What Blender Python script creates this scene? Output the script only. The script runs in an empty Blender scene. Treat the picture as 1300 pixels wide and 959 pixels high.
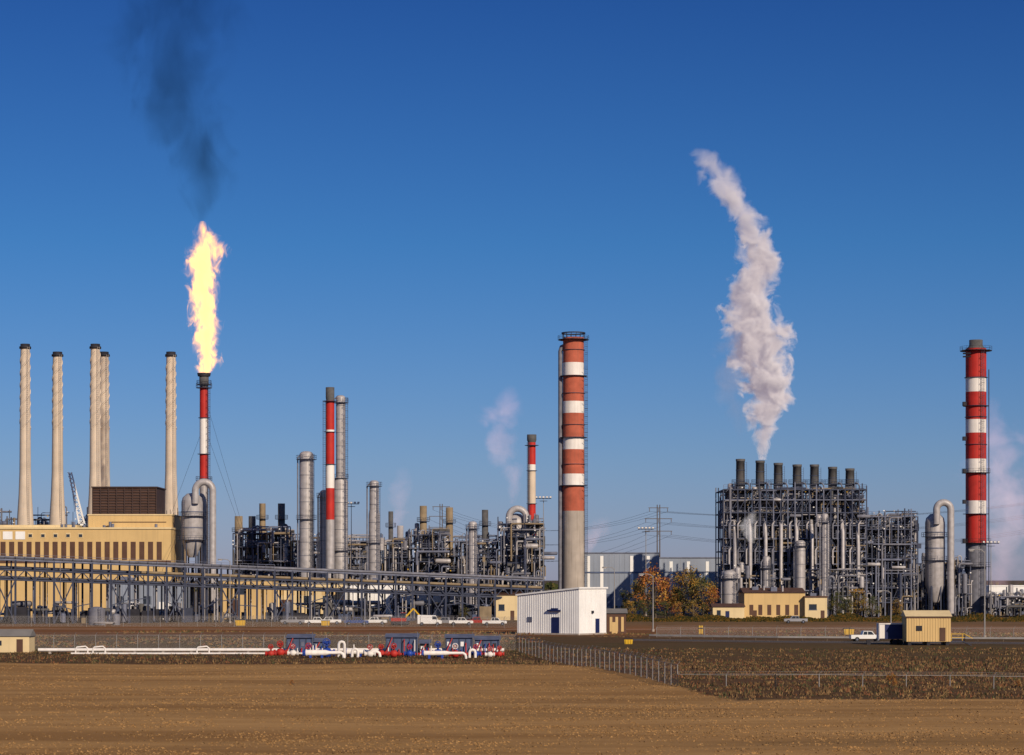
import bpy, math, random
from mathutils import Vector, noise as mnoise
F=3000.0; H=10.5
def X(b,d): return (b-650.0)/F*d
def Z(e,d): return H+(735.0-e)/F*d
R=random.Random(7)
scn=bpy.context.scene

# ------------------------------------------------------------ materials
def nodes(name):
    m=bpy.data.materials.new(name); m.use_nodes=True
    nt=m.node_tree; nt.nodes.clear()
    return m,nt,nt.nodes,nt.links
def mat(name,col,rough=0.6,metal=0.0,var=0.25,scale=0.35,streak=0.0,bump=0.0,dirt=(0.12,0.09,0.07)):
    m,nt,N,L=nodes(name)
    out=N.new('ShaderNodeOutputMaterial'); b=N.new('ShaderNodeBsdfPrincipled')
    L.new(b.outputs[0],out.inputs[0])
    b.inputs['Roughness'].default_value=rough; b.inputs['Metallic'].default_value=metal
    b.inputs['Specular IOR Level'].default_value=0.3
    tc=N.new('ShaderNodeTexCoord')
    n=N.new('ShaderNodeTexNoise'); n.inputs['Scale'].default_value=scale; n.inputs['Detail'].default_value=6
    L.new(tc.outputs['Object'],n.inputs['Vector'])
    mx=N.new('ShaderNodeMix'); mx.data_type='RGBA'
    mr=N.new('ShaderNodeMapRange'); mr.inputs[1].default_value=0.3; mr.inputs[2].default_value=0.7
    L.new(n.outputs[0],mr.inputs[0]); L.new(mr.outputs[0],mx.inputs[0])
    mx.inputs[6].default_value=tuple(c*(1-var) for c in col)+(1,)
    mx.inputs[7].default_value=tuple(min(1,c*(1+var*0.6)) for c in col)+(1,)
    last=mx.outputs[2]
    if streak>0:
        mp=N.new('ShaderNodeMapping'); mp.inputs['Scale'].default_value=(1.6,1.6,0.07)
        L.new(tc.outputs['Object'],mp.inputs[0])
        n2=N.new('ShaderNodeTexNoise'); n2.inputs['Scale'].default_value=1.0; n2.inputs['Detail'].default_value=5
        L.new(mp.outputs[0],n2.inputs['Vector'])
        r2=N.new('ShaderNodeMapRange'); r2.inputs[1].default_value=0.48; r2.inputs[2].default_value=0.75; r2.inputs[4].default_value=streak
        L.new(n2.outputs[0],r2.inputs[0])
        m2=N.new('ShaderNodeMix'); m2.data_type='RGBA'
        L.new(r2.outputs[0],m2.inputs[0]); L.new(last,m2.inputs[6]); m2.inputs[7].default_value=dirt+(1,)
        last=m2.outputs[2]
    L.new(last,b.inputs['Base Color'])
    return m
conc=mat('pale_concrete',(0.62,0.52,0.42),0.85,0,0.12,0.3,0.2)
greyconc=mat('grey_concrete',(0.40,0.35,0.31),0.85,0,0.18,0.3,0.4)
red=mat('red_paint',(0.46,0.024,0.018),0.6,0,0.18,0.4,0.3)
white=mat('white_paint',(0.78,0.74,0.71),0.55,0,0.08,0.4,0.2)
salmon=mat('faded_red_brick',(0.44,0.11,0.065),0.85,0,0.2,0.5,0.25)
alum=mat('aluminium_cladding',(0.41,0.39,0.40),0.5,0.15,0.2,0.8,0.3)
alumd=mat('weathered_cladding',(0.17,0.175,0.215),0.6,0.1,0.3,0.8,0.3)
galv=mat('galvanised_steel',(0.045,0.055,0.095),0.65,0.1,0.3,0.7)
galvl=mat('light_galvanised_steel',(0.14,0.155,0.22),0.6,0.1,0.3,0.7)
postm=mat('fence_steel',(0.28,0.27,0.27),0.6,0.1,0.2,0.7)
dark=mat('dark_steel',(0.025,0.025,0.035),0.7,0.1,0.3,0.7)
ochre=mat('heater_casing',(0.25,0.19,0.12),0.8,0,0.25,0.5,0.4)
heat=mat('heater_stack_steel',(0.10,0.10,0.105),0.75,0.1,0.3,0.8,0.4)
tan=mat('tan_cladding',(0.60,0.42,0.19),0.7,0,0.08,0.2,0.15)
tan2=mat('cream_cladding',(0.68,0.54,0.31),0.7,0,0.1,0.2,0.15)
brown=mat('brown_panel',(0.095,0.048,0.033),0.7,0,0.2,0.5,0.1)
louver=mat('louvre_brown',(0.055,0.033,0.03),0.7,0,0.2,0.5)
greyb=mat('grey_siding',(0.25,0.29,0.37),0.6,0.1,0.1,0.15,0.2)
whiteb=mat('white_siding',(0.82,0.82,0.82),0.5,0,0.06,0.3,0.1)
bluep=mat('blue_paint',(0.02,0.06,0.34),0.4,0,0.15,1)
navy=mat('navy_paint',(0.012,0.02,0.09),0.5,0,0.15,1)
yellow=mat('yellow_paint',(0.62,0.38,0.02),0.5,0,0.15,1,0.2)
glass=mat('window_glass',(0.03,0.04,0.06),0.08,0,0.1,1)
slateblue=mat('slate_blue_panel',(0.08,0.11,0.20),0.5,0.2,0.2,1,0.2)
rubber=mat('tyre_rubber',(0.02,0.02,0.02),0.85)
wood=mat('weathered_wood',(0.11,0.08,0.055),0.85,0,0.3,1,0.3)
roofg=mat('roof_grey',(0.20,0.19,0.18),0.7,0,0.15,0.4)
asph=mat('asphalt',(0.055,0.048,0.045),0.9,0,0.25,0.3)
paintw=mat('road_paint',(0.6,0.56,0.5),0.7,0,0.15,2)

# ------------------------------------------------------------ mesh builder
class M:
    def __init__(s): s.v=[];s.f=[];s.mi=[];s.sm=[];s.ml=[]
    def k(s,m):
        if m not in s.ml: s.ml.append(m)
        return s.ml.index(m)
    def add(s,vs,fs,m,sm=False):
        o=len(s.v); s.v+= [tuple(v) for v in vs]; k=s.k(m)
        for f in fs: s.f.append(tuple(i+o for i in f)); s.mi.append(k); s.sm.append(sm)
    def box(s,x0,x1,y0,y1,z0,z1,m):
        v=[(x0,y0,z0),(x1,y0,z0),(x1,y1,z0),(x0,y1,z0),(x0,y0,z1),(x1,y0,z1),(x1,y1,z1),(x0,y1,z1)]
        s.add(v,[(0,3,2,1),(4,5,6,7),(0,1,5,4),(1,2,6,5),(2,3,7,6),(3,0,4,7)],m)
    def frame(s,p,q):
        p=Vector(p);q=Vector(q);d=(q-p)
        if d.length<1e-6: d=Vector((0,0,1))
        d.normalize()
        up=Vector((0,0,1)) if abs(d.z)<0.95 else Vector((0,1,0))
        a=d.cross(up).normalized(); b=a.cross(d).normalized()
        return p,q,a,b
    def beam(s,p,q,w,m,h=None):
        h=h or w; p,q,a,b=s.frame(p,q); a=a*w/2;b=b*h/2
        v=[p-a-b,p+a-b,p+a+b,p-a+b,q-a-b,q+a-b,q+a+b,q-a+b]
        s.add(v,[(0,1,2,3),(7,6,5,4),(4,5,1,0),(5,6,2,1),(6,7,3,2),(7,4,0,3)],m)
    def cyl(s,p,q,r0,r1=None,m=None,n=12,caps=True):
        r1=r0 if r1 is None else r1; p,q,a,b=s.frame(p,q); v=[]
        for c,r in((p,r0),(q,r1)):
            for i in range(n):
                t=2*math.pi*i/n; v.append(c+a*math.cos(t)*r+b*math.sin(t)*r)
        s.add(v,[(i,(i+1)%n,n+(i+1)%n,n+i) for i in range(n)],m,True)
        if caps:
            s.add(v[:n],[tuple(range(n))[::-1]],m); s.add(v[n:],[tuple(range(n))],m)
    def rev(s,x,y,prof,m,n=24):
        v=[]
        for r,z in prof:
            for i in range(n):
                t=2*math.pi*i/n; v.append((x+r*math.cos(t),y+r*math.sin(t),z))
        f=[]
        for j in range(len(prof)-1):
            for i in range(n):
                f.append((j*n+i,j*n+(i+1)%n,(j+1)*n+(i+1)%n,(j+1)*n+i))
        s.add(v,f,m,True)
    def tube(s,pts,r,m,n=8,rs=None):
        pts=[Vector(p) for p in pts]; v=[];N=len(pts)
        for j,p in enumerate(pts):
            d=(pts[min(j+1,N-1)]-pts[max(j-1,0)]).normalized()
            up=Vector((0.13,1,0.05)).normalized() if abs(d.y)<0.9 else Vector((1,0,0))
            a=d.cross(up).normalized(); b=a.cross(d).normalized(); rr=rs[j] if rs else r
            for i in range(n):
                t=2*math.pi*i/n; v.append(p+a*math.cos(t)*rr+b*math.sin(t)*rr)
        f=[(j*n+i,j*n+(i+1)%n,(j+1)*n+(i+1)%n,(j+1)*n+i) for j in range(N-1) for i in range(n)]
        s.add(v,f,m,True)
        s.add(v[:n],[tuple(range(n))[::-1]],m); s.add(v[-n:],[tuple(range(n))],m)
    def vessel(s,x,y,z0,z1,r,m,n=20):
        s.rev(x,y,[(r,z0),(r,z1-r*0.6),(r*0.94,z1-r*0.35),(r*0.7,z1-r*0.12),(r*0.35,z1-0.02*r),(0.01,z1)],m,n)
    def hvessel(s,x0,x1,y,z,r,m,n=14):
        xs=[x0,x0+r*.1,x0+r*.5,x1-r*.5,x1-r*.1,x1]; rs=[r*.3,r*.75,r,r,r*.75,r*.3]
        s.tube([(x,y,z) for x in xs],r,m,n,rs)
    def rail(s,pts,m,h=1.1,w=0.07):
        for a,b in zip(pts[:-1],pts[1:]):
            a=Vector(a);b=Vector(b)
            for hh in(h,h*.5): s.beam(a+Vector((0,0,hh)),b+Vector((0,0,hh)),w,m)
            n=max(1,int((b-a).length/1.8))
            for i in range(n+1):
                p=a.lerp(b,i/n); s.beam(p,p+Vector((0,0,h)),w,m)
    def ring(s,x,y,z,ri,ro,m,rails=True,n=16):
        s.rev(x,y,[(ri,z),(ro,z),(ro,z+.12),(ri,z+.12),(ri,z)],m,n)
        if rails:
            pts=[(x+ro*math.cos(2*math.pi*i/n),y+ro*math.sin(2*math.pi*i/n),z+.12) for i in range(n+1)]
            for a,b in zip(pts[:-1],pts[1:]):
                s.beam((a[0],a[1],a[2]+1.1),(b[0],b[1],b[2]+1.1),.06,m); s.beam((a[0],a[1],a[2]+.55),(b[0],b[1],b[2]+.55),.045,m); s.beam(a,(a[0],a[1],a[2]+1.1),.06,m)
    def ladder(s,x,y,z0,z1,m,cage=True):
        for dx in(-.3,.3): s.beam((x+dx,y,z0),(x+dx,y,z1),.08,m)
        z=z0
        while z<z1:
            s.beam((x-.3,y,z),(x+.3,y,z),.05,m)
            if cage and int((z-z0)/.6)%3==0:
                s.beam((x-.45,y-.7,z),(x+.45,y-.7,z),.06,m)
                s.beam((x-.45,y-.7,z),(x-.45,y,z),.06,m); s.beam((x+.45,y-.7,z),(x+.45,y,z),.06,m)
            z+=.6
        if cage:
            for dx in(-.45,0,.45): s.beam((x+dx,y-.7,z0+2),(x+dx,y-.7,z1),.05,m)
def finish(name,loc,parts):
    loc=Vector(loc)
    def mk(n,b):
        me=bpy.data.meshes.new(n); me.from_pydata([(v[0]-loc.x,v[1]-loc.y,v[2]-loc.z) for v in b.v],[],b.f)
        for mm in b.ml: me.materials.append(mm)
        me.polygons.foreach_set('material_index',b.mi); me.polygons.foreach_set('use_smooth',b.sm); me.update()
        o=bpy.data.objects.new(n,me); scn.collection.objects.link(o); return o
    if isinstance(parts,M):
        o=mk(name,parts); o.location=loc; return o
    e=bpy.data.objects.new(name,None); scn.collection.objects.link(e); e.location=loc; e.empty_display_size=1
    for n,b in parts.items():
        if b.f: c=mk(n,b); c.parent=e
    return e

# ------------------------------------------------------------ terrain
def relief(x,y):
    if y>350: return 0.0
    w=min(1,(350-y)/40.0)
    return w*(-0.35+0.5*mnoise.noise(Vector((x*.02,y*.02,0)))+0.12*mnoise.noise(Vector((x*.09,y*.09,3))))
g=M()
xs=[-9000,-3000,-1000,-400,-200]+[ -110+2.5*i for i in range(89)]+[200,400,1000,3000,9000]
ys=[-300,0,60]+[100+2.5*i for i in range(102)]+[400,500,600,800,1200,2500,6000,14000]
vs=[(x,y,relief(x,y)) for y in ys for x in xs]; nx=len(xs)
fs=[(j*nx+i,j*nx+i+1,(j+1)*nx+i+1,(j+1)*nx+i) for j in range(len(ys)-1) for i in range(nx-1)]
def ground_mat():
    m,nt,N,L=nodes('dry_prairie_ground')
    out=N.new('ShaderNodeOutputMaterial'); b=N.new('ShaderNodeBsdfPrincipled'); b.inputs['Roughness'].default_value=.95
    b.inputs['Specular IOR Level'].default_value=0.05
    L.new(b.outputs[0],out.inputs[0]); tc=N.new('ShaderNodeTexCoord'); sx=N.new('ShaderNodeSeparateXYZ'); L.new(tc.outputs['Object'],sx.inputs[0])
    def nz(sc,det=6,stretch=(1,1,1),rough=.6):
        mp=N.new('ShaderNodeMapping'); mp.inputs['Scale'].default_value=stretch; L.new(tc.outputs['Object'],mp.inputs[0])
        n=N.new('ShaderNodeTexNoise'); n.inputs['Scale'].default_value=sc; n.inputs['Detail'].default_value=det; n.inputs['Roughness'].default_value=rough
        L.new(mp.outputs[0],n.inputs['Vector']); return n.outputs[0]
    def ma(op,a,bb,c=None):
        n=N.new('ShaderNodeMath'); n.operation=op
        for i,q in enumerate((a,bb,c)):
            if q is None: continue
            if isinstance(q,(int,float)): n.inputs[i].default_value=q
            else: L.new(q,n.inputs[i])
        return n.outputs[0]
    def mixc(f,a,bb,blend='MIX'):
        n=N.new('ShaderNodeMix'); n.data_type='RGBA'; n.blend_type=blend
        for i,q in((0,f),(6,a),(7,bb)):
            if isinstance(q,tuple): n.inputs[i].default_value=q+(1,)
            elif isinstance(q,float): n.inputs[i].default_value=q
            else: L.new(q,n.inputs[i])
        return n.outputs[2]
    def ramp(v,lo,hi,to=1.0):
        n=N.new('ShaderNodeMapRange'); n.inputs[1].default_value=lo;n.inputs[2].default_value=hi; n.inputs[4].default_value=to; L.new(v,n.inputs[0]); return n.outputs[0]
    x,y=sx.outputs[0],sx.outputs[1]
    big=nz(.035,5,(.6,1,1)); med=nz(.25,6,(.4,1,1)); fine=nz(2.2,6,(.6,1,1),.7)
    yy=ma('ADD',y,ma('MULTIPLY',ma('SUBTRACT',big,.5),70.0))
    cr=N.new('ShaderNodeValToRGB'); L.new(ma('DIVIDE',yy,1000.0),cr.inputs[0])
    e=cr.color_ramp; e.elements[0].position=.15; e.elements[0].color=(.15,.085,.04,1); e.elements[1].position=.9; e.elements[1].color=(.14,.11,.08,1)
    for p,c in((.25,(.13,.07,.035)),(.30,(.125,.066,.034)),(.36,(.13,.085,.038)),(.42,(.13,.072,.036)),(.455,(.24,.10,.042)),(.50,(.32,.14,.058)),(.54,(.27,.15,.075)),(.60,(.20,.135,.08))):
        q=e.elements.new(p); q.color=c+(1,)
    base=cr.outputs[0]
    base=mixc(ramp(med,.5,.68,.8),base,(.06,.062,.025))
    f1=ma('MINIMUM',ma('SUBTRACT',300.0,y),ma('MULTIPLY',ma('SUBTRACT',ma('ADD',ma('MULTIPLY',ma('SUBTRACT',346.0,y),.1468),.6),x),3.0))
    f2=ma('MAXIMUM',f1,ma('SUBTRACT',212.0,y))
    f3=ma('ADD',f2,ma('MULTIPLY',ma('SUBTRACT',med,.5),9.0))
    gold=mixc(ramp(nz(.12,7,(.18,1,1)),.35,.65),(.27,.145,.052),(.44,.255,.10))
    fmask=ramp(f3,-1.0,1.5)
    base=mixc(ramp(fine,.3,.75,.7),base,(.04,.026,.013))
    gold=mixc(ramp(fine,.4,.8,.3),gold,(.18,.10,.04))
    gold=mixc(ramp(nz(.6,6,(.12,1,1)),.52,.75,.5),gold,(.21,.12,.05))
    gold=mixc(ramp(nz(.05,5,(.2,1,1)),.55,.70,.6),gold,(.18,.105,.042))
    col=mixc(fmask,base,gold)
    L.new(col,b.inputs['Base Color'])
    bp=N.new('ShaderNodeBump'); bp.inputs['Strength'].default_value=.3; bp.inputs['Distance'].default_value=.25; L.new(fine,bp.inputs['Height']); L.new(bp.outputs[0],b.inputs['Normal'])
    return m
g.add(vs,fs,ground_mat(),True); finish('ground',(0,0,0),g)

def in_field(x,y): return (y<300 and x<0.6+(346-y)*.1468) or y<212
g1=mat('golden_stubble',(.33,.19,.075),.9,0,.25,.2); g2=mat('dull_grass',(.15,.09,.04),.9,0,.4,.2); g3=mat('green_weed',(.065,.07,.027),.9,0,.3,.2); g4=mat('rust_weed',(.17,.07,.032),.9,0,.3,.2); g5=mat('straw_grass',(.26,.16,.07),.9,0,.3,.2)
t=M()
for i in range(34000):
    y=128+ (R.random()**1.2)*224; x=(R.random()*2-1)*(y*.235)
    fld=in_field(x,y); z=relief(x,y)-.03
    cl=mnoise.noise(Vector((x*.05,y*.12,9)))
    if fld and cl<.05 and R.random()<.75: continue
    if not fld and cl<-.25 and R.random()<.6: continue
    h=(.05+.09*R.random()) if fld else (.10+.26*R.random()*(1+cl))
    mm=(g1 if R.random()<.8 else g5) if fld else R.choice([g2,g2,g2,g3,g5,g4])
    for q in range(3):
        a=R.random()*6.28; w=.05+.09*R.random(); dx,dy=math.cos(a)*w,math.sin(a)*w; ox,oy=R.uniform(-.5,.5),R.uniform(-.5,.5)
        t.add([(x+ox-dx,y+oy-dy,z),(x+ox+dx,y+oy+dy,z),(x+ox+R.uniform(-.15,.15),y+oy,z+h)],[(0,1,2)],mm)
for i in range(12000):
    y=R.uniform(352,470); x=R.uniform(-110,120)
    if x>5 and 355<y<425: continue
    cl=mnoise.noise(Vector((x*.05,y*.05,4)))
    if cl<0: continue
    h=.15+.45*R.random()*cl*2
    a=R.random()*6.28; w=.2; t.add([(x-w,y,0),(x+w,y,0),(x+R.uniform(-.2,.2),y,h)],[(0,1,2)],R.choice([g2,g2,g4,g3,g5]))
finish('grass',(0,0,0),t)

r=M()
def strip(m,p,w,z,mt):
    for a,b in zip(p[:-1],p[1:]):
        m.add([(a[0],a[1]-w/2,z),(b[0],b[1]-w/2,z),(b[0],b[1]+w/2,z),(a[0],a[1]+w/2,z)],[(0,1,2,3)],mt)
rp=[(20,405),(45,392),(110,378),(400,372)]
strip(r,rp,15,.04,mat('gravel_shoulder',(.17,.105,.062),.95,0,.3,.5)); strip(r,rp,9,.06,asph); strip(r,rp,.2,.075,paintw)
strip(r,[(a,b+4.1) for a,b in rp],.15,.075,paintw); strip(r,[(a,b-4.1) for a,b in rp],.15,.075,paintw)
finish('road',(20,400,0),r)
r=M(); strip(r,[(-300,500),(15,488),(120,505),(400,505)],7,.04,mat('dirt_track',(.34,.19,.10),.95,0,.25,.3)); finish('dirt_road',(0,500,0),r)

# ------------------------------------------------------------ stacks
def strakes(m,x,y,z0,z1,r0,r1,mt,turn=2.6,p=.2):
    for k in range(3):
        v=[];n=60
        for i in range(n+1):
            u=i/n; a=2*math.pi*(k/3+turn*u); z=z0+(z1-z0)*u; r=r0+(r1-r0)*u
            v+= [(x+math.cos(a)*r*.96,y+math.sin(a)*r*.96,z-.5),(x+math.cos(a)*(r+p),y+math.sin(a)*(r+p),z-.15),(x+math.cos(a)*(r+p),y+math.sin(a)*(r+p),z+.15),(x+math.cos(a)*r*.96,y+math.sin(a)*r*.96,z+.5)]
        f=[]
        for i in range(n):
            o=4*i
            for q in range(4): f.append((o+q,o+(q+1)%4,o+4+(q+1)%4,o+4+q))
        m.add(v,f,mt,True)
for px,top,d in((32,437,700),(73,447,715),(121,437,700),(132,447,725),(217,447,700)):
    x=X(px,d); zt=Z(top,d); sh=M(); cp=M(); k=d/F
    sh.rev(x,d,[(12*k,0),(11*k,Z(672,d)),(8.2*k,Z(628,d)),(7.2*k,Z(600,d)),(5.9*k,zt-3),(5.8*k,zt-.8)],conc,28)
    cp.rev(x,d,[(6.2*k,zt-1.4),(7.4*k,zt-1.4),(7.4*k,zt-.8),(6.0*k,zt-.6),(6.0*k,zt),(5*k,zt),(5*k,zt-3)],dark,24)
    st=M(); strakes(st,x,d,Z(545,d),zt-2.5,6.55*k,5.95*k,conc,2.1,.17)
    ld=M(); ld.ladder(x+5.9*k,d-2.2,5,zt-1,greyconc,False)
    finish('concrete_smokestack',(x,d,0),{'shaft':sh,'cap':cp,'helical_strakes':st,'ladder':ld})

def banded(name,px,d,bands,wtop,wbot,rings=(),laddr=None,tip=None,bottom=None):
    k=d/F; x=X(px,d); top=bands[0][0]; bot=bands[-1][1]
    def rad(e): return (wtop+(wbot-wtop)*(e-top)/(bot-top))*k/2
    sh=M();fi=M()
    for a,b,mt in bands:
        sh.rev(x,d,[(rad(b),max(0,Z(b,d))),(rad(a),Z(a,d))],mt,32)
    r0=rad(top); zt=Z(top,d); sh.rev(x,d,[(r0,zt),(r0*.8,zt),(r0*.8,zt-3)],dark,32)
    for e,ex in rings: fi.ring(x,d,Z(e,d),rad(e),rad(e)+ex,dark if ex>1 else galv,ex>.9)
    if laddr is not None:
        a=laddr; rr=rad(bot)+.45
        fi.ladder(x+math.cos(a)*rr,d+math.sin(a)*rr,2,zt,galv)
    P={'shaft':sh,'platforms_and_ladder':fi}
    if tip:
        tm=M(); e0,e1,w=tip; tm.rev(x,d,[(r0*.9,Z(e1,d)),(w*k/2,Z(e1-4,d)),(w*k/2,Z(e0,d)),(w*k*.35,Z(e0,d)),(w*k*.35,Z(e1,d))],heat,20); P['burner_tip']=tm
    return P,x
P,x=banded('c',728,690,[(429,461,salmon),(461,477,white),(477,510,salmon),(510,525,white),(525,556,salmon),(556,571,white),(571,602,salmon),(602,617,white),(617,649,salmon),(649,782,greyconc)],26.5,29,[(432,1.5),(478,.9),(556,.9),(617,.9),(445,.3),(500,.3),(540,.3),(590,.3)],-.25)
fx=X(711.5,690); q=P['side_flue']=M()
q.tube([(fx,690,0),(fx,690,Z(446,690)),(fx+.3,690,Z(441,690)),(fx+2,690,Z(438,690))],.66,alumd,12)
for e in range(460,740,22): q.beam((fx,690,Z(e,690)),(fx+1.6,690,Z(e,690)),.2,dark)
tp=P['top_crown']=M(); rr=26.5*.23/2
for i in range(14):
    a=i/14*6.283; tp.beam((x+rr*math.cos(a),690+rr*math.sin(a),Z(429,690)),(x+rr*math.cos(a)*1.1,690+rr*math.sin(a)*1.1,Z(423,690)),.15,dark)
tp.rev(x,690,[(rr*1.15,Z(424,690)),(rr*1.15,Z(422.5,690)),(rr*1.05,Z(422.5,690)),(rr*1.05,Z(424,690)),(rr*1.15,Z(424,690))],dark,20)
for e in range(470,640,10): tp.beam((x+rr*1.02,686.8,Z(e,690)),(x+rr*1.35,686.8,Z(e,690)),.12,dark)
finish('striped_brick_chimney',(x,690,0),P)
P,x=banded('r',1239,660,[(443,480,red),(480,498,white),(498,533,red),(533,550,white),(550,583,red),(583,601,white),(601,636,red),(636,653,white),(653,690,red),(690,784,alumd)],26,26,[(446,1.6),(516,.8),(601,1.1),(653,.8),(690,1.3),(565,.3),(530,.3),(480,.4),(720,1.3)],-1.2,(432,443,17))
q=P['instrument_boxes']=M()
for e in(516,560,601,640,690): q.box(x-4.0,x-3.1,657.5,659,Z(e,660),Z(e-5,660),dark)
q.tube([(x+3.2,658,0),(x+3.2,658,Z(470,660))],.14,galv,6)
for e in(446,450,454): q.beam((x-4,658,Z(e,660)),(x-2,657,Z(e,660)),.4,dark)
finish('striped_steel_chimney',(x,660,0),P)
P,x=banded('f',259,650,[(492,531,red),(531,577,white),(577,611,red),(611,787,alum)],10.8,12,[(493,1.0),(531,.4),(577,.6),(611,1.0)],-.6,(474,492,12))
q=P['crown']=M(); q.ring(x,650,Z(489,650),1.4,2.0,dark); q.rev(x,650,[(1.7,Z(478,650)),(1.9,Z(474,650)),(1.5,Z(474,650))],dark,18)
gw=P['guy_wires']=M()
for tx,ty,te in((345,640,540),(170,690,540),(340,700,500),(180,620,600)): gw.beam((x,650,Z(te,650)),(X(tx,ty),ty,0),.045,dark)
finish('flare_stack',(x,650,0),P); FLX=x
P,x=banded('f2',419,644,[(509,546,red),(546,549,white),(549,590,red),(590,620,white),(620,660,red),(660,786,alum)],11,11.5,[(510,.8),(549,.4),(590,.4)],-2.6,(492,509,11))
finish('flare_stack',(x,644,0),P)
P,x=banded('f3',675,700,[(562,590,red),(590,598,white),(598,640,conc),(640,690,red),(690,780,galvl)],10,10.5,[(566,.9),(598,.4),(640,.4)],-2.2,(552,563,12))
finish('flare_stack',(x,700,0),P)

def uvessel(px,d,e0,e1,w,pl,pr,pe,name):
    k=d/F; v=M();p=M();s=M(); x=X(px,d); r=w*k/2
    v.rev(x,d,[(r*.35,Z(e1,d)),(r*.5,Z(e1-3,d)),(r,Z(e1-22,d)),(r,Z(e0+12,d)),(r*.9,Z(e0+6,d)),(r*.5,Z(e0+1,d)),(.05,Z(e0,d))],alum,24)
    for e in(e0+25,e0+45): v.rev(x,d,[(r*1.03,Z(e,d)),(r*1.03,Z(e-1.5,d))],galvl,24)
    xl,xr=X(pl,d-3),X(pr,d-3); rr=(xr-xl)/2; c=(xl+xr)/2; zc=Z(pe,d)-rr-1
    pts=[(xl,d-3,Z(e0+14,d))]+[(c-rr*math.cos(a),d-3,zc+rr*math.sin(a)) for a in [math.pi*i/12 for i in range(13)]]+[(xr,d-3,1)]
    p.tube(pts,.95,alum,14)
    for i in range(6):
        a=i/6*6.283; s.beam((x+r*math.cos(a)*.9,d+r*math.sin(a)*.9,0),(x+r*math.cos(a)*.9,d+r*math.sin(a)*.9,Z(e1-22,d)),.35,galv)
    s.ring(x,d,Z(e0+30,d),r,r+1.0,galv); s.ring(x,d,Z(e0+60,d),r,r+1.0,galv); s.ladder(x-r*.7,d-r-.3,0,Z(e0+10,d),galv)
    finish(name,(x,d,0),{'shell':v,'goose_neck_pipe':p,'legs_and_platforms':s})
uvessel(244,646,626,708,27,248,270,608,'knockout_drum')
uvessel(1187,650,652,765,25,1189,1207,634,'knockout_drum')
uvessel(655,690,652,740,26,646,668,642,'knockout_drum')

def column(px,d,segs,lad=0.8,rings=()):
    k=d/F;x=X(px,d);v=M();f=M(); segs=list(segs)
    top=segs[0]
    for i,(a,b,w) in enumerate(segs):
        r=w*k/2
        if i==0: v.vessel(x,d,Z(b,d),Z(a,d),r,alum)
        else:
            w0=segs[i-1][2]*k/2; v.rev(x,d,[(r,max(0,Z(b,d))),(r,Z(a,d)-.8),(w0,Z(a,d)+.6)],alum,20)
        e=a+14
        while e<b: v.rev(x,d,[(r*1.01,Z(e,d)),(r*1.02,Z(e-.4,d)),(r*1.01,Z(e-.8,d))],alumd,20); e+=17
    rb=segs[-1][2]*k/2
    f.ladder(x+rb*lad,d-rb-.3,1,Z(top[0]+4,d),galv)
    for e in rings:
        w=[s for s in segs if s[0]<=e<=s[1]][0][2]*k/2; f.ring(x,d,Z(e,d),w,w+.85,galv,True,10)
    f.tube([(x-rb-.4,d-.5,0),(x-rb-.4,d-.5,Z(top[0]+8,d)),(x-rb*.4,d,Z(top[0]+1,d)),(x,d,Z(top[0]+1,d))],.2,alumd,8)
    finish('distillation_column',(x,d,0),{'shell':v,'ladders_and_platforms':f})
column(389,650,[(573,786,18)],1.0,(584,660))
column(413,648,[(622,786,14.5)],-.8,(632,))
column(432.5,654,[(502,608,12),(608,786,18)],.9,(512,608,700))
column(475,655,[(610,650,12),(650,786,14)],.9,(618,690))
column(600,660,[(662,786,11)],.9,(672,))
column(1047,636,[(652,786,9)],.9,(664,))
column(1016,640,[(686,786,13)],-.9,(694,))
column(973,640,[(706,786,10)],.9,(722,))
column(926,640,[(724,786,17)],.9,(735,))

# ------------------------------------------------------------ steel frames & clutter
def frame(st,x0,x1,y0,y1,lv,nx,ny,w=.35,brace=.35,floor=.5,rng=R,mt=galv):
    xs=[x0+(x1-x0)*i/nx for i in range(nx+1)]; ys=[y0+(y1-y0)*i/ny for i in range(ny+1)]; zt=lv[-1]
    for x in xs:
        for y in ys: st.beam((x,y,0),(x,y,zt+(rng.uniform(.8,3) if rng.random()<.35 else 0)),w,mt if rng.random()<.7 else galvl)
    prev=0
    for z in lv:
        for y in ys: st.beam((x0,y,z),(x1,y,z),w*.85,mt if y!=ys[0] or rng.random()<.5 else galvl)
        for x in xs: st.beam((x,y0,z-.02),(x,y1,z-.02),w*.8,mt)
        for i in range(nx):
            if rng.random()<floor:
                st.box(xs[i]+.2,xs[i+1]-.2,y0+.2,y1-.2,z+.17,z+.23,galv)
                st.rail([(xs[i],y0-.1,z+.2),(xs[i+1],y0-.1,z+.2)],galvl if rng.random()<.4 else mt,1.1,.08)
            if rng.random()<brace:
                if rng.random()<.5: st.beam((xs[i],y0,prev),(xs[i+1],y0,z),w*.5,mt)
                else: st.beam((xs[i+1],y0,prev),(xs[i],y0,z),w*.5,mt)
        prev=z
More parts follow.
